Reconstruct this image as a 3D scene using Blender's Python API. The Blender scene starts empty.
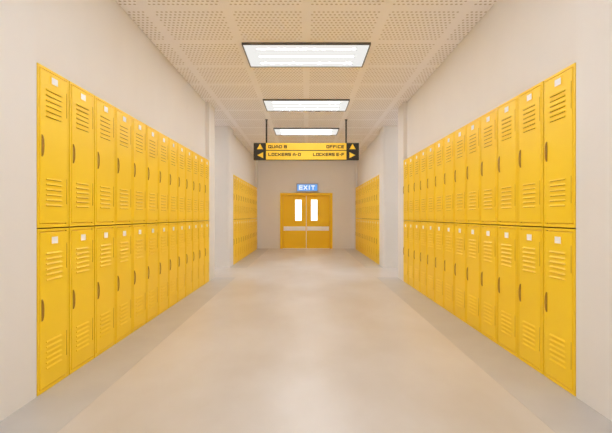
import bpy, bmesh, math
from mathutils import Vector, Matrix

# ------------------------------------------------------------------ camera, world, exposure
sc = bpy.context.scene
C = sc.collection
PI = math.pi

F_PX = 415.0
cam_data = bpy.data.cameras.new('camera')
cam_data.sensor_width = 36.0
cam_data.lens = F_PX / 612.0 * 36.0
cam_data.clip_start = 0.05
cam = bpy.data.objects.new('camera', cam_data)
C.objects.link(cam)
EYE = 1.3
cam.location = (0, 0, EYE)
cam.rotation_euler = (PI / 2, 0, 0)
cam_data.shift_y = -0.0008
cam_data.shift_x = -0.0005
sc.camera = cam

world = bpy.data.worlds.new('daylight')
sc.world = world
world.use_nodes = True
bg = world.node_tree.nodes['Background']
bg.inputs['Color'].default_value = (0.86, 0.95, 1.0, 1)
bg.inputs['Strength'].default_value = 1.9

portal = bpy.data.lights.new('back_fill_portal', 'AREA')  # samples fill light from the opening added behind the camera
portal.shape = 'RECTANGLE'; portal.size = 3.4; portal.size_y = 2.9
portal.cycles.is_portal = True
po = bpy.data.objects.new('back_fill_portal', portal); C.objects.link(po)
po.location = (0, -4.45, 1.6); po.rotation_euler = (PI / 2, 0, 0)

sc.view_settings.view_transform = 'Standard'
sc.view_settings.look = 'None'
sc.view_settings.gamma = 1
sc.view_settings.use_curve_mapping = False
sc.view_settings.exposure = 0.0
sc.cycles.max_bounces = 14
sc.cycles.diffuse_bounces = 9
sc.cycles.glossy_bounces = 4
sc.cycles.caustics_reflective = False
sc.cycles.caustics_refractive = False
sc.cycles.sample_clamp_indirect = 6
sc.cycles.use_denoising = True

LAMP = 89.0          # strength of a lit tube
DIFFUSER = 0.88

# ------------------------------------------------------------------ dimensions (metres)
W = 1.933            # half width at the locker fronts
WB = 2.01            # half width at the wall over the lockers
H = EYE + 2.27       # ceiling
LW = 0.4064          # locker width
Y0, Y1 = 2.978, 2.978 + 13 * LW           # first run of lockers
YP = 8.78            # end of the first corridor's pillar
YC = 10.44           # far side of the cross corridor
Y2, Y3 = 10.99, 10.99 + 13 * LW         # second run of lockers
YE = 16.56           # end wall
SEAM = 1.212
TOP = 2.412
TILE = 0.8755
ROW0 = 5.41
DEP = 0.34
YBACK = -4.5
XC = 5.2             # how far the cross corridor is built

# ------------------------------------------------------------------ materials
def mat(name, col, rough=0.5, spec=0.4, metal=0.0):
    m = bpy.data.materials.new(name); m.use_nodes = True
    b = m.node_tree.nodes['Principled BSDF']
    b.inputs['Base Color'].default_value = (*col, 1)
    b.inputs['Roughness'].default_value = rough
    b.inputs['Specular IOR Level'].default_value = spec
    b.inputs['Metallic'].default_value = metal
    return m

def emis(name, col, s):
    m = bpy.data.materials.new(name); m.use_nodes = True
    nt = m.node_tree; nt.nodes.clear()
    e = nt.nodes.new('ShaderNodeEmission'); o = nt.nodes.new('ShaderNodeOutputMaterial')
    e.inputs[0].default_value = (*col, 1); e.inputs[1].default_value = s
    nt.links.new(e.outputs[0], o.inputs[0])
    return m

def noise_mix(m, c1, c2, scale, detail=4, vec_scale=(1, 1, 1), lo=0.35, hi=0.65, bump=0.0, bump_scale=60):
    nt = m.node_tree; b = nt.nodes['Principled BSDF']
    g = nt.nodes.new('ShaderNodeNewGeometry')
    mp = nt.nodes.new('ShaderNodeMapping'); mp.inputs['Scale'].default_value = vec_scale
    nt.links.new(g.outputs['Position'], mp.inputs[0])
    n = nt.nodes.new('ShaderNodeTexNoise'); n.inputs['Scale'].default_value = scale; n.inputs['Detail'].default_value = detail
    nt.links.new(mp.outputs[0], n.inputs['Vector'])
    r = nt.nodes.new('ShaderNodeMapRange'); r.inputs[1].default_value = lo; r.inputs[2].default_value = hi
    nt.links.new(n.outputs['Fac'], r.inputs[0])
    mx = nt.nodes.new('ShaderNodeMix'); mx.data_type = 'RGBA'
    mx.inputs['A'].default_value = (*c1, 1); mx.inputs['B'].default_value = (*c2, 1)
    nt.links.new(r.outputs[0], mx.inputs['Factor'])
    nt.links.new(mx.outputs['Result'], b.inputs['Base Color'])
    if bump:
        n2 = nt.nodes.new('ShaderNodeTexNoise'); n2.inputs['Scale'].default_value = bump_scale; n2.inputs['Detail'].default_value = 3
        nt.links.new(g.outputs['Position'], n2.inputs['Vector'])
        bp = nt.nodes.new('ShaderNodeBump'); bp.inputs['Strength'].default_value = bump; bp.inputs['Distance'].default_value = 0.01
        nt.links.new(n2.outputs['Fac'], bp.inputs['Height']); nt.links.new(bp.outputs[0], b.inputs['Normal'])
    return r

M_WALL = mat('painted_plaster', (0.78, 0.71, 0.62), 0.75, 0.2)
noise_mix(M_WALL, (0.795, 0.765, 0.73), (0.81, 0.78, 0.745), 2.2, 5, (1, 1, 0.6), bump=0.06, bump_scale=35)

M_FLOOR = mat('polished_floor', (0.72, 0.63, 0.51), 0.28, 0.45)
rf = noise_mix(M_FLOOR, (0.56, 0.495, 0.42), (0.69, 0.65, 0.615), 1.0, 6, (1.0, 0.6, 1), 0.3, 0.7, bump=0.05, bump_scale=5)
_nt = M_FLOOR.node_tree
rr = _nt.nodes.new('ShaderNodeMapRange'); rr.inputs[3].default_value = 0.31; rr.inputs[4].default_value = 0.40
_nt.links.new(rf.outputs[0], rr.inputs[0]); _nt.links.new(rr.outputs[0], _nt.nodes['Principled BSDF'].inputs['Roughness'])

M_BAND = mat('floor_band', (0.52, 0.46, 0.38), 0.4, 0.4)  # darker band of floor along the lockers
noise_mix(M_BAND, (0.53, 0.50, 0.47), (0.56, 0.535, 0.505), 2.5, 5)

M_YEL = mat('yellow_enamel', (0.93, 0.60, 0.035), 0.42, 0.35)
noise_mix(M_YEL, (0.985, 0.65, 0.016), (0.995, 0.665, 0.020), 3.0, 3)
M_GAP_SHADE = mat('gap_shade', (0.24, 0.11, 0.01), 0.8, 0.1)  # dark colour standing in for shade in louver slots and locker gaps
M_HANDLE = mat('handle_steel', (0.45, 0.24, 0.02), 0.4, 0.5, 0.2)
M_HINGE = mat('hinge_enamel', (0.62, 0.38, 0.02), 0.45, 0.4)
M_CARD = mat('white_card', (0.97, 0.97, 0.98), 0.6, 0.2)
M_DOOR = mat('yellow_door_paint', (0.95, 0.60, 0.012), 0.45, 0.35)
M_PLATE = mat('push_plate', (0.96, 0.96, 0.98), 0.35, 0.5)
M_BLACK = mat('sign_black', (0.035, 0.028, 0.022), 0.5, 0.3)
M_SIGNY = mat('sign_yellow', (0.98, 0.63, 0.05), 0.45, 0.3)
M_ROD = mat('rod_metal', (0.07, 0.065, 0.06), 0.5, 0.4, 0.3)
M_FRAME = mat('lamp_frame', (0.14, 0.125, 0.11), 0.5, 0.4)
M_HOUSE = mat('sign_housing', (0.5, 0.47, 0.48), 0.5, 0.4)
M_TUBE = emis('lit_tube', (0.90, 0.955, 1.04), LAMP)
M_DIFF = emis('lamp_diffuser', (1.0, 0.985, 0.945), DIFFUSER)
M_BLUE = emis('sign_blue', (0.16, 0.40, 0.88), 1.0)
M_LETTER = emis('sign_letter', (0.93, 0.97, 1.0), 1.0)

def glass_mat():
    m = bpy.data.materials.new('window_glass'); m.use_nodes = True
    nt = m.node_tree; nt.nodes.clear()
    t = nt.nodes.new('ShaderNodeBsdfTransparent'); g = nt.nodes.new('ShaderNodeBsdfGlossy'); g.inputs['Roughness'].default_value = 0.05
    mx = nt.nodes.new('ShaderNodeMixShader'); mx.inputs[0].default_value = 0.06
    o = nt.nodes.new('ShaderNodeOutputMaterial')
    nt.links.new(t.outputs[0], mx.inputs[1]); nt.links.new(g.outputs[0], mx.inputs[2]); nt.links.new(mx.outputs[0], o.inputs[0])
    return m
M_GLASS = glass_mat()

def ceiling_mat():
    m = mat('perforated_ceiling', (0.78, 0.68, 0.56), 0.85, 0.1)
    nt = m.node_tree; L = nt.links; b = nt.nodes['Principled BSDF']
    def mth(op, a, c=None, d=None):
        n = nt.nodes.new('ShaderNodeMath'); n.operation = op
        for i, v in enumerate((a, c, d)):
            if v is None: continue
            if isinstance(v, (int, float)): n.inputs[i].default_value = v
            else: L.new(v, n.inputs[i])
        return n.outputs[0]
    g = nt.nodes.new('ShaderNodeNewGeometry'); s = nt.nodes.new('ShaderNodeSeparateXYZ'); L.new(g.outputs['Position'], s.inputs[0])
    X, Y = s.outputs[0], s.outputs[1]
    u = mth('FRACT', mth('ADD', mth('DIVIDE', X, TILE), 20.0))
    v = mth('FRACT', mth('ADD', mth('DIVIDE', mth('SUBTRACT', Y, ROW0), TILE), 40.0))
    MG = 0.060; NX, NY = 15, 12
    un = mth('DIVIDE', mth('SUBTRACT', u, MG), 1 - 2 * MG)
    vn = mth('DIVIDE', mth('SUBTRACT', v, MG), 1 - 2 * MG)
    inside = mth('MULTIPLY',
                 mth('MULTIPLY', mth('GREATER_THAN', un, 0), mth('LESS_THAN', un, 1)),
                 mth('MULTIPLY', mth('GREATER_THAN', vn, 0), mth('LESS_THAN', vn, 1)))
    cv = mth('MULTIPLY', vn, NY)
    row = mth('FLOOR', cv)
    odd = mth('MULTIPLY', mth('FRACT', mth('MULTIPLY', row, 0.5)), 1.0)   # 0 or .5
    cu = mth('ADD', mth('MULTIPLY', un, NX), mth('SUBTRACT', odd, 0.25))
    fu = mth('SUBTRACT', mth('FRACT', cu), 0.5)
    fv = mth('SUBTRACT', mth('FRACT', cv), 0.5)
    px = TILE * (1 - 2 * MG) / NX; py = TILE * (1 - 2 * MG) / NY
    dx = mth('MULTIPLY', fu, px / 0.0150); dy = mth('MULTIPLY', fv, py / 0.0125)
    d = mth('SQRT', mth('ADD', mth('MULTIPLY', dx, dx), mth('MULTIPLY', dy, dy)))
    mr = nt.nodes.new('ShaderNodeMapRange'); mr.inputs[1].default_value = 0.85; mr.inputs[2].default_value = 1.15
    mr.inputs[3].default_value = 1; mr.inputs[4].default_value = 0
    L.new(d, mr.inputs[0])
    hole = mth('MULTIPLY', mr.outputs[0], inside)
    mx = nt.nodes.new('ShaderNodeMix'); mx.data_type = 'RGBA'
    mx.inputs['A'].default_value = (0.95, 0.93, 0.95, 1); mx.inputs['B'].default_value = (0.58, 0.52, 0.46, 1)
    L.new(hole, mx.inputs['Factor']); L.new(mx.outputs['Result'], b.inputs['Base Color'])
    bp = nt.nodes.new('ShaderNodeBump'); bp.inputs['Strength'].default_value = 0.4; bp.inputs['Distance'].default_value = 0.006; bp.invert = True
    L.new(mth('ADD', hole, mth('MULTIPLY', inside, 0.35)), bp.inputs['Height']); L.new(bp.outputs[0], b.inputs['Normal'])
    return m
M_CEIL = ceiling_mat()

# ------------------------------------------------------------------ mesh helpers
def box(bm, x0, x1, y0, y1, z0, z1, bev=0.0, mi=0, seg=1):
    vs = [bm.verts.new(p) for p in ((x0,y0,z0),(x1,y0,z0),(x1,y1,z0),(x0,y1,z0),(x0,y0,z1),(x1,y0,z1),(x1,y1,z1),(x0,y1,z1))]
    fs = [bm.faces.new([vs[i] for i in q]) for q in ((3,2,1,0),(4,5,6,7),(0,1,5,4),(1,2,6,5),(2,3,7,6),(3,0,4,7))]
    for f in fs: f.material_index = mi
    if bev:
        es = list({e for f in fs for e in f.edges})
        r = bmesh.ops.bevel(bm, geom=es, offset=bev, segments=seg, affect='EDGES', profile=0.5)
        for f in r['faces']: f.material_index = mi
    return vs

def rod(bm, p, q, r, n=12, mi=0):
    p = Vector(p); q = Vector(q); d = (q - p).normalized()
    a = d.orthogonal().normalized(); b = d.cross(a)
    A = [bm.verts.new(p + r * (math.cos(t) * a + math.sin(t) * b)) for t in [2 * PI * i / n for i in range(n)]]
    B = [bm.verts.new(v.co + (q - p)) for v in A]
    for i in range(n):
        f = bm.faces.new((A[i], A[(i + 1) % n], B[(i + 1) % n], B[i])); f.smooth = True; f.material_index = mi
    bm.faces.new(A[::-1]).material_index = mi; bm.faces.new(B).material_index = mi

def sweep(bm, pts, hw, ht, mi=0):
    """a bar of rectangular section (half width hw in X, thickness ht) along a path in the YZ plane"""
    rings = []
    for i, (y, z) in enumerate(pts):
        a = pts[max(i - 1, 0)]; b = pts[min(i + 1, len(pts) - 1)]
        t = Vector((b[0] - a[0], b[1] - a[1])).normalized(); n = Vector((-t.y, t.x)) * ht / 2
        rings.append([bm.verts.new(c) for c in ((-hw, y - n.x, z - n.y), (hw, y - n.x, z - n.y), (hw, y + n.x, z + n.y), (-hw, y + n.x, z + n.y))])
    for r0, r1 in zip(rings, rings[1:]):
        for k in range(4):
            bm.faces.new((r0[k], r0[(k + 1) % 4], r1[(k + 1) % 4], r1[k])).material_index = mi
    bm.faces.new(rings[0][::-1]); bm.faces.new(rings[-1])

def obj(name, bm, mats, parent=None, loc=(0, 0, 0)):
    bmesh.ops.recalc_face_normals(bm, faces=bm.faces[:])
    me = bpy.data.meshes.new(name); bm.to_mesh(me); bm.free()
    for m in (mats if isinstance(mats, (list, tuple)) else [mats]): me.materials.append(m)
    o = bpy.data.objects.new(name, me); C.objects.link(o); o.location = loc
    if parent: o.parent = parent
    return o

def empty(name, label, cat, loc=(0, 0, 0), rz=0, group=None):
    o = bpy.data.objects.new(name, None); C.objects.link(o)
    o.location = loc; o.rotation_euler = (0, 0, rz); o.empty_display_size = 0.1
    o['label'] = label; o['category'] = cat
    if group: o['group'] = group
    return o

def struct(name, bm, m, label, cat):
    o = obj(name, bm, m); o['kind'] = 'structure'; o['label'] = label; o['category'] = cat
    return o

# ------------------------------------------------------------------ room shell
bm = bmesh.new(); box(bm, -XC - 0.2, XC + 0.2, YBACK - 3, YE + 3, -0.2, 0)
struct('floor', bm, M_FLOOR, 'pale beige polished floor down the middle of the corridor', 'floor')

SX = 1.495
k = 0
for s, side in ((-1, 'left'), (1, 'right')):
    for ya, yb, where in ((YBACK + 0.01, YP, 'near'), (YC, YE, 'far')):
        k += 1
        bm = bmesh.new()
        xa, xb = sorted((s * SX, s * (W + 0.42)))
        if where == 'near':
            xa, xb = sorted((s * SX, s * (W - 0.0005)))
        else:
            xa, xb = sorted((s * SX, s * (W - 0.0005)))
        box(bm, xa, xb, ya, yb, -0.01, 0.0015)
        struct('trim_%d' % k, bm, M_BAND, 'darker floor band along the %s %s lockers' % (where, side), 'floor border')

bm = bmesh.new(); box(bm, -XC - 0.2, XC + 0.2, YBACK - 0.3, YE + 0.3, H, H + 0.2)
struct('ceiling', bm, M_CEIL, 'cream perforated acoustic tile ceiling', 'ceiling')

def side_box(bm, s, xa, xb, y0, y1, z0, z1, bev=0.0):
    a, b = sorted((s * xa, s * xb)); box(bm, a, b, y0, y1, z0, z1, bev, 0, 3)

E = 0.004
def prism(bm, pts, z0, z1):
    """vertical walls from a floor plan outline"""
    A = [bm.verts.new((x, y, z0)) for x, y in pts]; B = [bm.verts.new((x, y, z1)) for x, y in pts]
    n = len(pts)
    for i in range(n): bm.faces.new((A[i], A[(i + 1) % n], B[(i + 1) % n], B[i]))
    bm.faces.new(A[::-1]); bm.faces.new(B)

def corner(cx, cy, r, a0, a1, n=6):
    return [(cx + r * math.cos(a0 + (a1 - a0) * i / n), cy + r * math.sin(a0 + (a1 - a0) * i / n)) for i in range(n + 1)]

R = 0.035
for s, side in ((-1, 'left'), (1, 'right')):
    X = W; OUT = W + 0.6
    bm = bmesh.new()
    fl = lambda pts: [(s * x, y) for x, y in pts]
    # stretch beside the camera, flush with the locker fronts
    prism(bm, fl([(OUT, YBACK), (X, YBACK), (X, Y0 - E), (OUT, Y0 - E)]), 0, H)
    # back of the locker recess, and the wall above the lockers
    side_box(bm, s, X + DEP + 0.02, OUT, Y0 - E, Y1 + E, 0, TOP + 0.008)
    side_box(bm, s, WB, OUT, Y0 - E, Y1 + E, TOP + 0.004, H)
    # pillar and the corner of the cross corridor
    prism(bm, fl([(OUT, Y1 + E), (X, Y1 + E)] + corner(X + R, YP - R, R, PI, PI / 2) + [(XC, YP), (XC, YP - 0.3), (OUT, YP - 0.3)]), 0, H)
    struct('wall_%s' % side, bm, M_WALL, 'pale plaster wall around and above the near %s lockers' % side, 'wall')
    bm = bmesh.new()
    prism(bm, fl([(OUT, Y2 - E), (X, Y2 - E)] + corner(X + R * 2, YC + R * 2, R * 2, PI, 1.5 * PI) + [(XC, YC), (XC, YC + 0.3), (OUT, YC + 0.3)]), 0, H)
    side_box(bm, s, X + DEP + 0.02, OUT, Y2 - E, Y3 + E, 0, TOP + 0.008)
    side_box(bm, s, WB, OUT, Y2 - E, Y3 + E, TOP + 0.004, H)
    prism(bm, fl([(OUT, Y3 + E), (X, Y3 + E), (X, YE), (OUT, YE)]), 0, H)
    struct('wall_far_%s' % side, bm, M_WALL, 'plaster wall around the far %s lockers past the side passage' % side, 'wall')
    bm = bmesh.new(); side_box(bm, s, XC, XC + 0.2, YP - 0.3, YC + 0.3, 0, H)
    struct('wall_passage_%s' % side, bm, M_WALL, 'end wall of the %s side passage' % side, 'wall')

# end wall with the doorway
DX, DH = 1.045, 2.22
bm = bmesh.new()
for a, b, c, d in ((-W - 0.6, -DX, 0, H), (DX, W + 0.6, 0, H), (-DX, DX, DH, H)):
    box(bm, a, b, YE, YE + 0.22, c, d)
struct('wall_end', bm, M_WALL, 'plaster wall at the end of the corridor around the yellow doors', 'wall')

# unseen wall behind the camera, its wide opening added to let in fill light
bm = bmesh.new()
for a, b, c, d in ((-W - 0.6, -1.7, 0, H), (1.7, W + 0.6, 0, H), (-1.7, 1.7, 3.05, H)):
    box(bm, a, b, YBACK - 0.2, YBACK, c, d)
for x in (-1.7, -0.03, 1.64):
    box(bm, x, x + 0.06, YBACK - 0.14, YBACK - 0.06, 0, 3.05)
struct('wall_back', bm, M_WALL, 'unseen back wall with a wide opening added for fill light', 'wall')

# ------------------------------------------------------------------ end doors
bm = bmesh.new()
FT = 0.11
for a, b, c, d in ((-DX, -DX + FT, 0, DH), (DX - FT, DX, 0, DH), (-DX + FT, DX - FT, DH - FT, DH)):
    box(bm, a, b, YE - 0.035, YE + 0.16, c, d, 0.004)
for a, b, c, d in ((-DX + FT, -DX + FT + 0.02, 0, DH - FT), (DX - FT - 0.02, DX - FT, 0, DH - FT), (-DX + FT, DX - FT, DH - FT - 0.02, DH - FT)):
    box(bm, a, b, YE + 0.107, YE + 0.16, c, d)
struct('trim_5', bm, M_DOOR, 'yellow frame around the double exit doors', 'door frame')

def leaf(s, n, side):
    x0, x1 = sorted((s * 0.004, s * (DX - FT - 0.004)))
    wx0, wx1 = sorted((s * 0.19, s * 0.445))
    wz0, wz1 = 1.115, 1.955
    ya, yb = YE + 0.06, YE + 0.105
    bm = bmesh.new()
    zt = DH - FT - 0.006
    for a, b, c, d in ((x0, wx0, 0.012, zt), (wx1, x1, 0.012, zt), (wx0, wx1, 0.012, wz0), (wx0, wx1, wz1, zt)):
        box(bm, a, b, ya, yb, c, d)
    o = struct('door_%d' % n, bm, M_DOOR, '%s yellow exit door leaf with a narrow bright window' % side, 'door')
    b2 = bmesh.new()
    t = 0.016
    for a, b, c, d in ((wx0 - t, wx0, wz0 - t, wz1 + t), (wx1, wx1 + t, wz0 - t, wz1 + t), (wx0, wx1, wz0 - t, wz0), (wx0, wx1, wz1, wz1 + t)):
        box(b2, a, b, ya - 0.01, ya - 0.0005, c, d, 0.002)
    obj('window_bead', b2, M_DOOR, o)
    b3 = bmesh.new(); box(b3, wx0 + 0.001, wx1 - 0.001, ya + 0.018, ya + 0.026, wz0 + 0.001, wz1 - 0.001)
    obj('window_pane', b3, M_GLASS, o)
    b4 = bmesh.new(); a, b = sorted((s * 0.03, s * 0.91))
    box(b4, a, b, ya - 0.006, ya - 0.0005, 0.715, 0.885, 0.002)
    p = obj('push_plate', b4, M_PLATE, o); p['label'] = 'white push plate'
    if s < 0:
        b6 = bmesh.new(); box(b6, -0.012, 0.012, ya - 0.005, ya - 0.0005, 0.012, zt); box(b6, -0.03, 0.03, yb + 0.0005, yb + 0.006, 0.012, zt)
        obj('meeting_strip', b6, M_PLATE, o)['label'] = 'pale strip where the leaves meet'
    for z in (0.25, 1.05, 1.9):
        b5 = bmesh.new(); rod(b5, (s * (DX - FT - 0.012), ya - 0.009, z), (s * (DX - FT - 0.012), ya - 0.009, z + 0.1), 0.008)
        obj('hinge', b5, M_DOOR, o)
leaf(-1, 1, 'left'); leaf(1, 2, 'right')
bm = bmesh.new(); box(bm, -DX + FT, DX - FT, YE - 0.03, YE + 0.2, 0.0, 0.010)
struct('trim_6', bm, M_PLATE, 'pale threshold strip under the double exit doors', 'threshold')

# ------------------------------------------------------------------ lettering
GL = {  # strokes on a 0..4 by 0..4 grid
 'A': [[(0,0),(0,2.4),(1.4,4),(2.6,4),(4,2.4),(4,0)], [(0,1.3),(4,1.3)]],
 'B': [[(0,0),(0,4),(3.6,4),(3.6,2.1),(0,2.1)], [(3.6,2.1),(4,2.1),(4,0),(0,0)]],
 'C': [[(4,4),(0,4),(0,0),(4,0)]],
 'D': [[(0,0),(0,4),(3.2,4),(4,3.2),(4,.8),(3.2,0),(0,0)]],
 'E': [[(4,4),(0,4),(0,0),(4,0)], [(0,2),(3.6,2)]],
 'F': [[(4,4),(0,4),(0,0)], [(0,2),(3.6,2)]],
 'I': [[(2,0),(2,4)]],
 'K': [[(0,0),(0,4)], [(0,2),(1.6,2),(4,4)], [(1.6,2),(4,0)]],
 'L': [[(0,4),(0,0),(4,0)]],
 'O': [[(0,0),(0,4),(4,4),(4,0),(0,0)]],
 'Q': [[(0,0),(0,4),(4,4),(4,0),(0,0)], [(2.6,1.2),(4.3,-.5)]],
 'R': [[(0,0),(0,4),(4,4),(4,1.9),(0,1.9)], [(2.2,1.9),(4,0)]],
 'S': [[(4,4),(0,4),(0,2.1),(4,2.1),(4,0),(0,0)]],
 'T': [[(0,4),(4,4)], [(2,4),(2,0)]],
 'U': [[(0,4),(0,0),(4,0),(4,4)]],
 'X': [[(0,0),(4,4)], [(0,4),(4,0)]],
 '-': [[(.6,2),(3.4,2)]],
}
def text(bm, s, x, z, y, cw, gap, h, st, dep=0.004, widths={}):
    """block lettering facing -Y, starting at x (left) and z (bottom)"""
    sx = 0
    for ch in s:
        if ch == ' ': sx += cw * 0.45; continue
        c_w = cw * widths.get(ch, 1)
        for path in GL[ch]:
            P = [Vector((x + sx + st / 2 + px / 4 * (c_w - st), z + st / 2 + pz / 4 * (h - st))) for px, pz in path]
            if ch == 'I': P = [Vector((x + sx + c_w / 2, p.y)) for p in P]
            for a, b in zip(P, P[1:]):
                t = (b - a).normalized(); n = Vector((-t.y, t.x)) * st / 2; e = t * st / 2
                q = [a - e - n, b + e - n, b + e + n, a - e + n]
                F = [bm.verts.new((v.x, y - dep, v.y)) for v in q]; K = [bm.verts.new((v.x, y, v.y)) for v in q]
                bm.faces.new(F); bm.faces.new(K[::-1])
                for i in range(4): bm.faces.new((F[i], K[i], K[(i + 1) % 4], F[(i + 1) % 4]))
        sx += c_w + gap
    return sx - gap

# ------------------------------------------------------------------ exit sign over the doors
ex = empty('exit_sign', 'small lit blue EXIT sign above the yellow double doors', 'sign', (0.04, YE, 2.255))
bm = bmesh.new()
box(bm, -0.435, 0.435, -0.10, -0.001, 0, 0.345, 0.008)
obj('housing', bm, M_HOUSE, ex)
bm = bmesh.new(); box(bm, -0.40, 0.40, -0.108, -0.1005, 0.045, 0.30, 0.002)
obj('lit_panel', bm, M_BLUE, ex)
bm = bmesh.new(); text(bm, 'EXIT', -0.335, 0.085, -0.1085, 0.155, 0.03, 0.175, 0.042, 0.004, {'I': 0.55})
obj('lettering', bm, M_LETTER, ex)['label'] = 'white lettering EXIT'

# ------------------------------------------------------------------ hanging direction sign
SY = 9.72
hs = empty('hanging_sign', 'black and yellow direction sign hanging from the ceiling on two rods', 'sign', (0, SY, EYE + 1.315))
HT = 0.40
bm = bmesh.new(); box(bm, -1.235, 1.235, 0.012, 0.10, 0, HT, 0.004)
obj('sign_case', bm, M_BLACK, hs)
for z0, z1, nm in ((0.005, 0.213, 'lower'), (0.232, 0.395, 'upper')):
    bm = bmesh.new(); box(bm, -0.945, 0.940, 0.0, 0.0115, z0, z1, 0.002)
    obj('name_panel', bm, M_SIGNY, hs)['label'] = nm + ' yellow name panel'
    for xx in ((-1.233, -0.955), (0.95, 1.233)):
        bm = bmesh.new(); box(bm, xx[0], xx[1], 0.002, 0.0115, z0, z1, 0.002)
        obj('arrow_panel', bm, M_BLACK, hs)
def tri(pts):
    bm = bmesh.new()
    A = [bm.verts.new((x, -0.002, z)) for x, z in pts]; B = [bm.verts.new((x, 0.0018, z)) for x, z in pts]
    bm.faces.new(A); bm.faces.new(B[::-1])
    for i in range(3): bm.faces.new((A[i], B[i], B[(i + 1) % 3], A[(i + 1) % 3]))
    obj('arrow', bm, M_SIGNY, hs)['label'] = 'yellow arrow'
for cx in (-1.083, 1.083):
    tri([(cx - 0.073, 0.25), (cx + 0.073, 0.25), (cx, 0.378)])
tri([(-1.01, 0.04), (-1.01, 0.18), (-1.15, 0.11)])
tri([(1.01, 0.04), (1.01, 0.18), (1.15, 0.11)])
LH, CW, GP, ST = 0.072, 0.066, 0.0115, 0.0165
def line(s, z, left=None, right=None, k=1.0):
    cw, gp = CW * k, GP * k
    wd = {'I': 0.4, '-': 0.55}
    wlen = lambda w: sum(cw * wd.get(ch, 1) + gp for ch in w) - gp
    words = s.split(' '); space = cw * 0.45 + gp
    n = sum(wlen(w) for w in words) + space * (len(words) - 1)
    x = left if left is not None else right - n
    for w in words:
        bm = bmesh.new(); text(bm, w, x, z, -0.0003, cw, gp, LH, ST, 0.003, wd)
        obj('lettering', bm, M_BLACK, hs)['label'] = 'black lettering ' + w
        x += wlen(w) + space
line('QUAD B', 0.272, left=-0.89, k=1.08)
line('LOCKERS A-D', 0.090, left=-0.89)
line('OFFICE', 0.272, right=0.885)
line('LOCKERS E-F', 0.090, right=0.885, k=0.955)
for x in (-0.937, 0.937):
    bm = bmesh.new(); rod(bm, (x, 0.05, HT - 0.002), (x, 0.05, H - (EYE + 1.315) - 0.001), 0.019)
    rod(bm, (x, 0.05, H - (EYE + 1.315) - 0.012), (x, 0.05, H - (EYE + 1.315) - 0.001), 0.035, 16)
    obj('rod', bm, M_ROD, hs)

# ------------------------------------------------------------------ ceiling lights
def ceiling_light(x, y, label, rot=0):
    """x, y: middle of the near edge; the lamp is two tiles wide and one deep"""
    t = empty('ceiling_light', label, 'light', (x, y, H), rot, 'recessed tube lights along the corridor ceiling')
    hw, d = 0.845, 0.84
    bm = bmesh.new(); fw, fh = 0.014, 0.032
    box(bm, -hw, hw, 0.012, 0.012 + fw, -fh, -0.001); box(bm, -hw, hw, d - fw, d, -fh, -0.001)
    box(bm, -hw, -hw + fw, 0.012 + fw, d - fw, -fh, -0.001); box(bm, hw - fw, hw, 0.012 + fw, d - fw, -fh, -0.001)
    obj('frame', bm, M_FRAME, t)
    bm = bmesh.new(); box(bm, -hw + fw + 0.001, hw - fw - 0.001, 0.013 + fw, d - fw - 0.001, -0.024, -0.002)
    obj('diffuser', bm, M_DIFF, t)
    for i in range(3):
        yc = 0.17 + 0.255 * i
        bm = bmesh.new()
        n = 8; r = 0.012
        L = []
        for xx in (-0.66, 0.66):
            L.append([bm.verts.new((xx, yc + r * math.cos(PI + PI * j / n), -0.0245 + 0.35 * r * math.sin(PI + PI * j / n))) for j in range(n + 1)])
        for j in range(n): bm.faces.new((L[0][j], L[0][j + 1], L[1][j + 1], L[1][j])).smooth = True
        bm.faces.new(L[0]); bm.faces.new(L[1][::-1])
        bm.faces.new((L[0][0], L[1][0], L[1][n], L[0][n]))
        obj('light_tube', bm, M_TUBE, t)
    return t
lab = {-9: 'tube light in the ceiling nearest the back wall behind the viewer', -6: 'tube light in the ceiling just behind the viewer',
       -3: 'tube light in the ceiling just out of the picture above', 0: 'largest and nearest rectangular tube light in the ceiling',
       3: 'second rectangular tube light, between the nearest light and the hanging sign', 6: 'third rectangular tube light, just above the hanging sign',
       9: 'last tube light, in the ceiling between the hanging sign and the exit doors'}
for r_ in (0, 3, 6, 9, -3, -6, -9):
    ceiling_light(0, ROW0 + r_ * TILE, lab[r_])
ceiling_light(-4.1, 9.20, 'tube light in the ceiling of the left side passage')
ceiling_light(4.1, 9.20, 'tube light in the ceiling of the right side passage')

# ------------------------------------------------------------------ lockers
G2 = 0.0072          # half of the gap between neighbours
hwL = LW / 2 - G2

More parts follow.
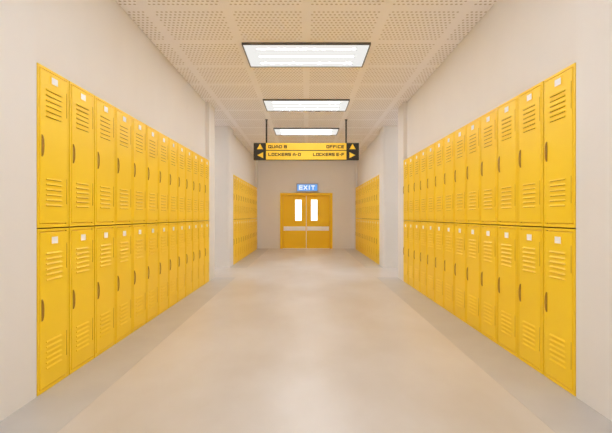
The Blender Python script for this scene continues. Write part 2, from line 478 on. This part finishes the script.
def locker_proto(hh, tier):
    """origin at the middle of the front bottom edge, front faces -Y; hh = height"""
    t = empty('locker', '', 'locker')
    bm = bmesh.new()
    z0, z1 = 0.002, hh - G2
    box(bm, -hwL + 0.011, hwL - 0.011, 0.0245, 0.030, z0, z1 - 0.004)
    box(bm, -hwL + 0.011, hwL - 0.011, 0.030, DEP, z0, z1 - 0.004, 0, 1)  # sides coloured dark to paint in the shade between neighbours
    fr = 0.020; fd = 0.012
    box(bm, -hwL, -hwL + fr, 0, fd, z0, z1, 0.0015); box(bm, hwL - fr, hwL, 0, fd, z0, z1, 0.0015)
    box(bm, -hwL + fr, hwL - fr, 0, fd, z0, z0 + fr + 0.006, 0.0015); box(bm, -hwL + fr, hwL - fr, 0, fd, z1 - fr, z1, 0.0015)
    obj('body', bm, [M_YEL, M_GAP_SHADE], t)
    # door
    g = 0.005
    dx0, dx1, dz0, dz1 = -hwL + fr + g, hwL - fr - g, z0 + fr + 0.006 + g, z1 - fr - g
    bm = bmesh.new()
    box(bm, dx0, dx1, -0.003, 0.022, dz0, dz1, 0.004, 0, 2)
    # hooded louvers pressed into the door, each with slot shade painted below
    cx = -0.008; lw = 0.10
    zs = [z1 + G2 - (0.176 if tier == 'upper' else 0.196) - 0.039 * i for i in range(6)] + [0.165 + 0.039 * i for i in range(6)]
    for z in zs:
        a, b = cx - lw, cx + lw
        y = -0.0032; p = 0.0078; hgt = 0.013
        # shell: top edge on the door, leaning out to the lower lip
        o = [(a + 0.008, y, z + hgt), (b - 0.008, y, z + hgt), (b, y - p, z), (a, y - p, z)]
        i_ = [(a + 0.010, y, z + hgt - 0.003), (b - 0.010, y, z + hgt - 0.003), (b - 0.002, y - p + 0.002, z), (a + 0.002, y - p + 0.002, z)]
        O = [bm.verts.new(v) for v in o]; I = [bm.verts.new(v) for v in i_]
        eA, eB = bm.verts.new((a, y, z)), bm.verts.new((b, y, z))
        bm.faces.new(O); bm.faces.new(I[::-1])
        bm.faces.new((O[2], O[3], I[3], I[2]))
        bm.faces.new((O[0], O[3], eA)); bm.faces.new((O[1], eB, O[2]))
        s = [bm.verts.new(v) for v in ((a + 0.004, y - 0.0004, z - 0.002), (b - 0.004, y - 0.0004, z - 0.002), (b - 0.008, y - 0.0004, z + 0.007), (a + 0.008, y - 0.0004, z + 0.007))]
        bm.faces.new(s).material_index = 1
    d = obj('door', bm, [M_YEL, M_GAP_SHADE], t)
    # handle: recessed dark plate with a bowed pull
    hx = -LW / 2 + 0.053; hz = 0.503 * hh
    bm = bmesh.new()
    box(bm, -0.0075, 0.0075, -0.0045, -0.0032, -0.080, 0.080, 0, 0)
    sweep(bm, [(-0.004, -0.076), (-0.009, -0.066), (-0.014, -0.042), (-0.016, 0), (-0.014, 0.042), (-0.009, 0.066), (-0.004, 0.076)], 0.0048, 0.006)
    h = obj('handle', bm, M_HANDLE, d, (hx, 0, hz)); h['label'] = 'slim darker pull handle'
    # card holder and card
    cz = z1 + G2 - (0.086 if tier == 'upper' else 0.096)
    bm = bmesh.new()
    for a, b, c, e in ((-0.048, -0.041, -0.032, 0.032), (0.041, 0.048, -0.032, 0.032), (-0.041, 0.041, -0.032, -0.026), (-0.041, 0.041, 0.026, 0.032)):
        box(bm, a, b, -0.0075, -0.0032, c, e)
    obj('card_holder', bm, M_YEL, d, (0.0, 0, cz))
    bm = bmesh.new(); box(bm, -0.0405, 0.0405, -0.0055, -0.0033, -0.0255, 0.0255)
    c = obj('name_card', bm, M_CARD, d, (0.0, 0, cz)); c['label'] = 'blank white name card'
    # two long hinge knuckles on the right edge
    for zz in (z1 - 0.22, z0 + 0.28):
        bm = bmesh.new(); rod(bm, (0, 0, -0.10), (0, 0, 0.10), 0.0022, 8)
        obj('hinge', bm, M_HINGE, d, (dx1 - 0.012, -0.0045, zz))
    return t

def copy_tree(o, parent=None):
    c = o.copy(); C.objects.link(c)
    if parent: c.parent = parent
    for ch in list(o.children): copy_tree(ch, c)
    return c

ORD = ['first', 'second', 'third', 'fourth', 'fifth', 'sixth', 'seventh', 'eighth', 'ninth', 'tenth', 'eleventh', 'twelfth', 'thirteenth']
protos = {'upper': locker_proto(TOP - SEAM, 'upper'), 'lower': locker_proto(SEAM, 'lower')}
used = set()
for run, ys in (('near', Y0), ('far', Y2)):
    for s, side in ((-1, 'left'), (1, 'right')):
        for tier, z in (('lower', 0.0), ('upper', SEAM)):
            for i in range(13):
                p = protos[tier]
                if tier in used: o = copy_tree(p)
                else: o = p; used.add(tier)
                o.location = (s * W, ys + (i + 0.5) * LW, z)
                o.rotation_euler = (0, 0, PI / 2 if s < 0 else -PI / 2)
                if run == 'near':
                    if i == 0: l = '%s yellow locker at the front end of the near %s row, largest there' % (tier, side)
                    elif i == 12: l = '%s yellow locker beside the pillar at the back end of the near %s row' % (tier, side)
                    else: l = '%s yellow locker, %s from the front end of the near %s row' % (tier, ORD[i], side)
                else:
                    if i == 12: l = '%s yellow locker next to the end wall in the far %s row' % (tier, side)
                    elif i == 0: l = '%s yellow locker nearest the side passage in the far %s row' % (tier, side)
                    else: l = '%s yellow locker, %s past the side passage in the far %s row' % (tier, ORD[i], side)
                o['label'] = l
                o['group'] = 'yellow lockers in the %s %s row' % (run, side)
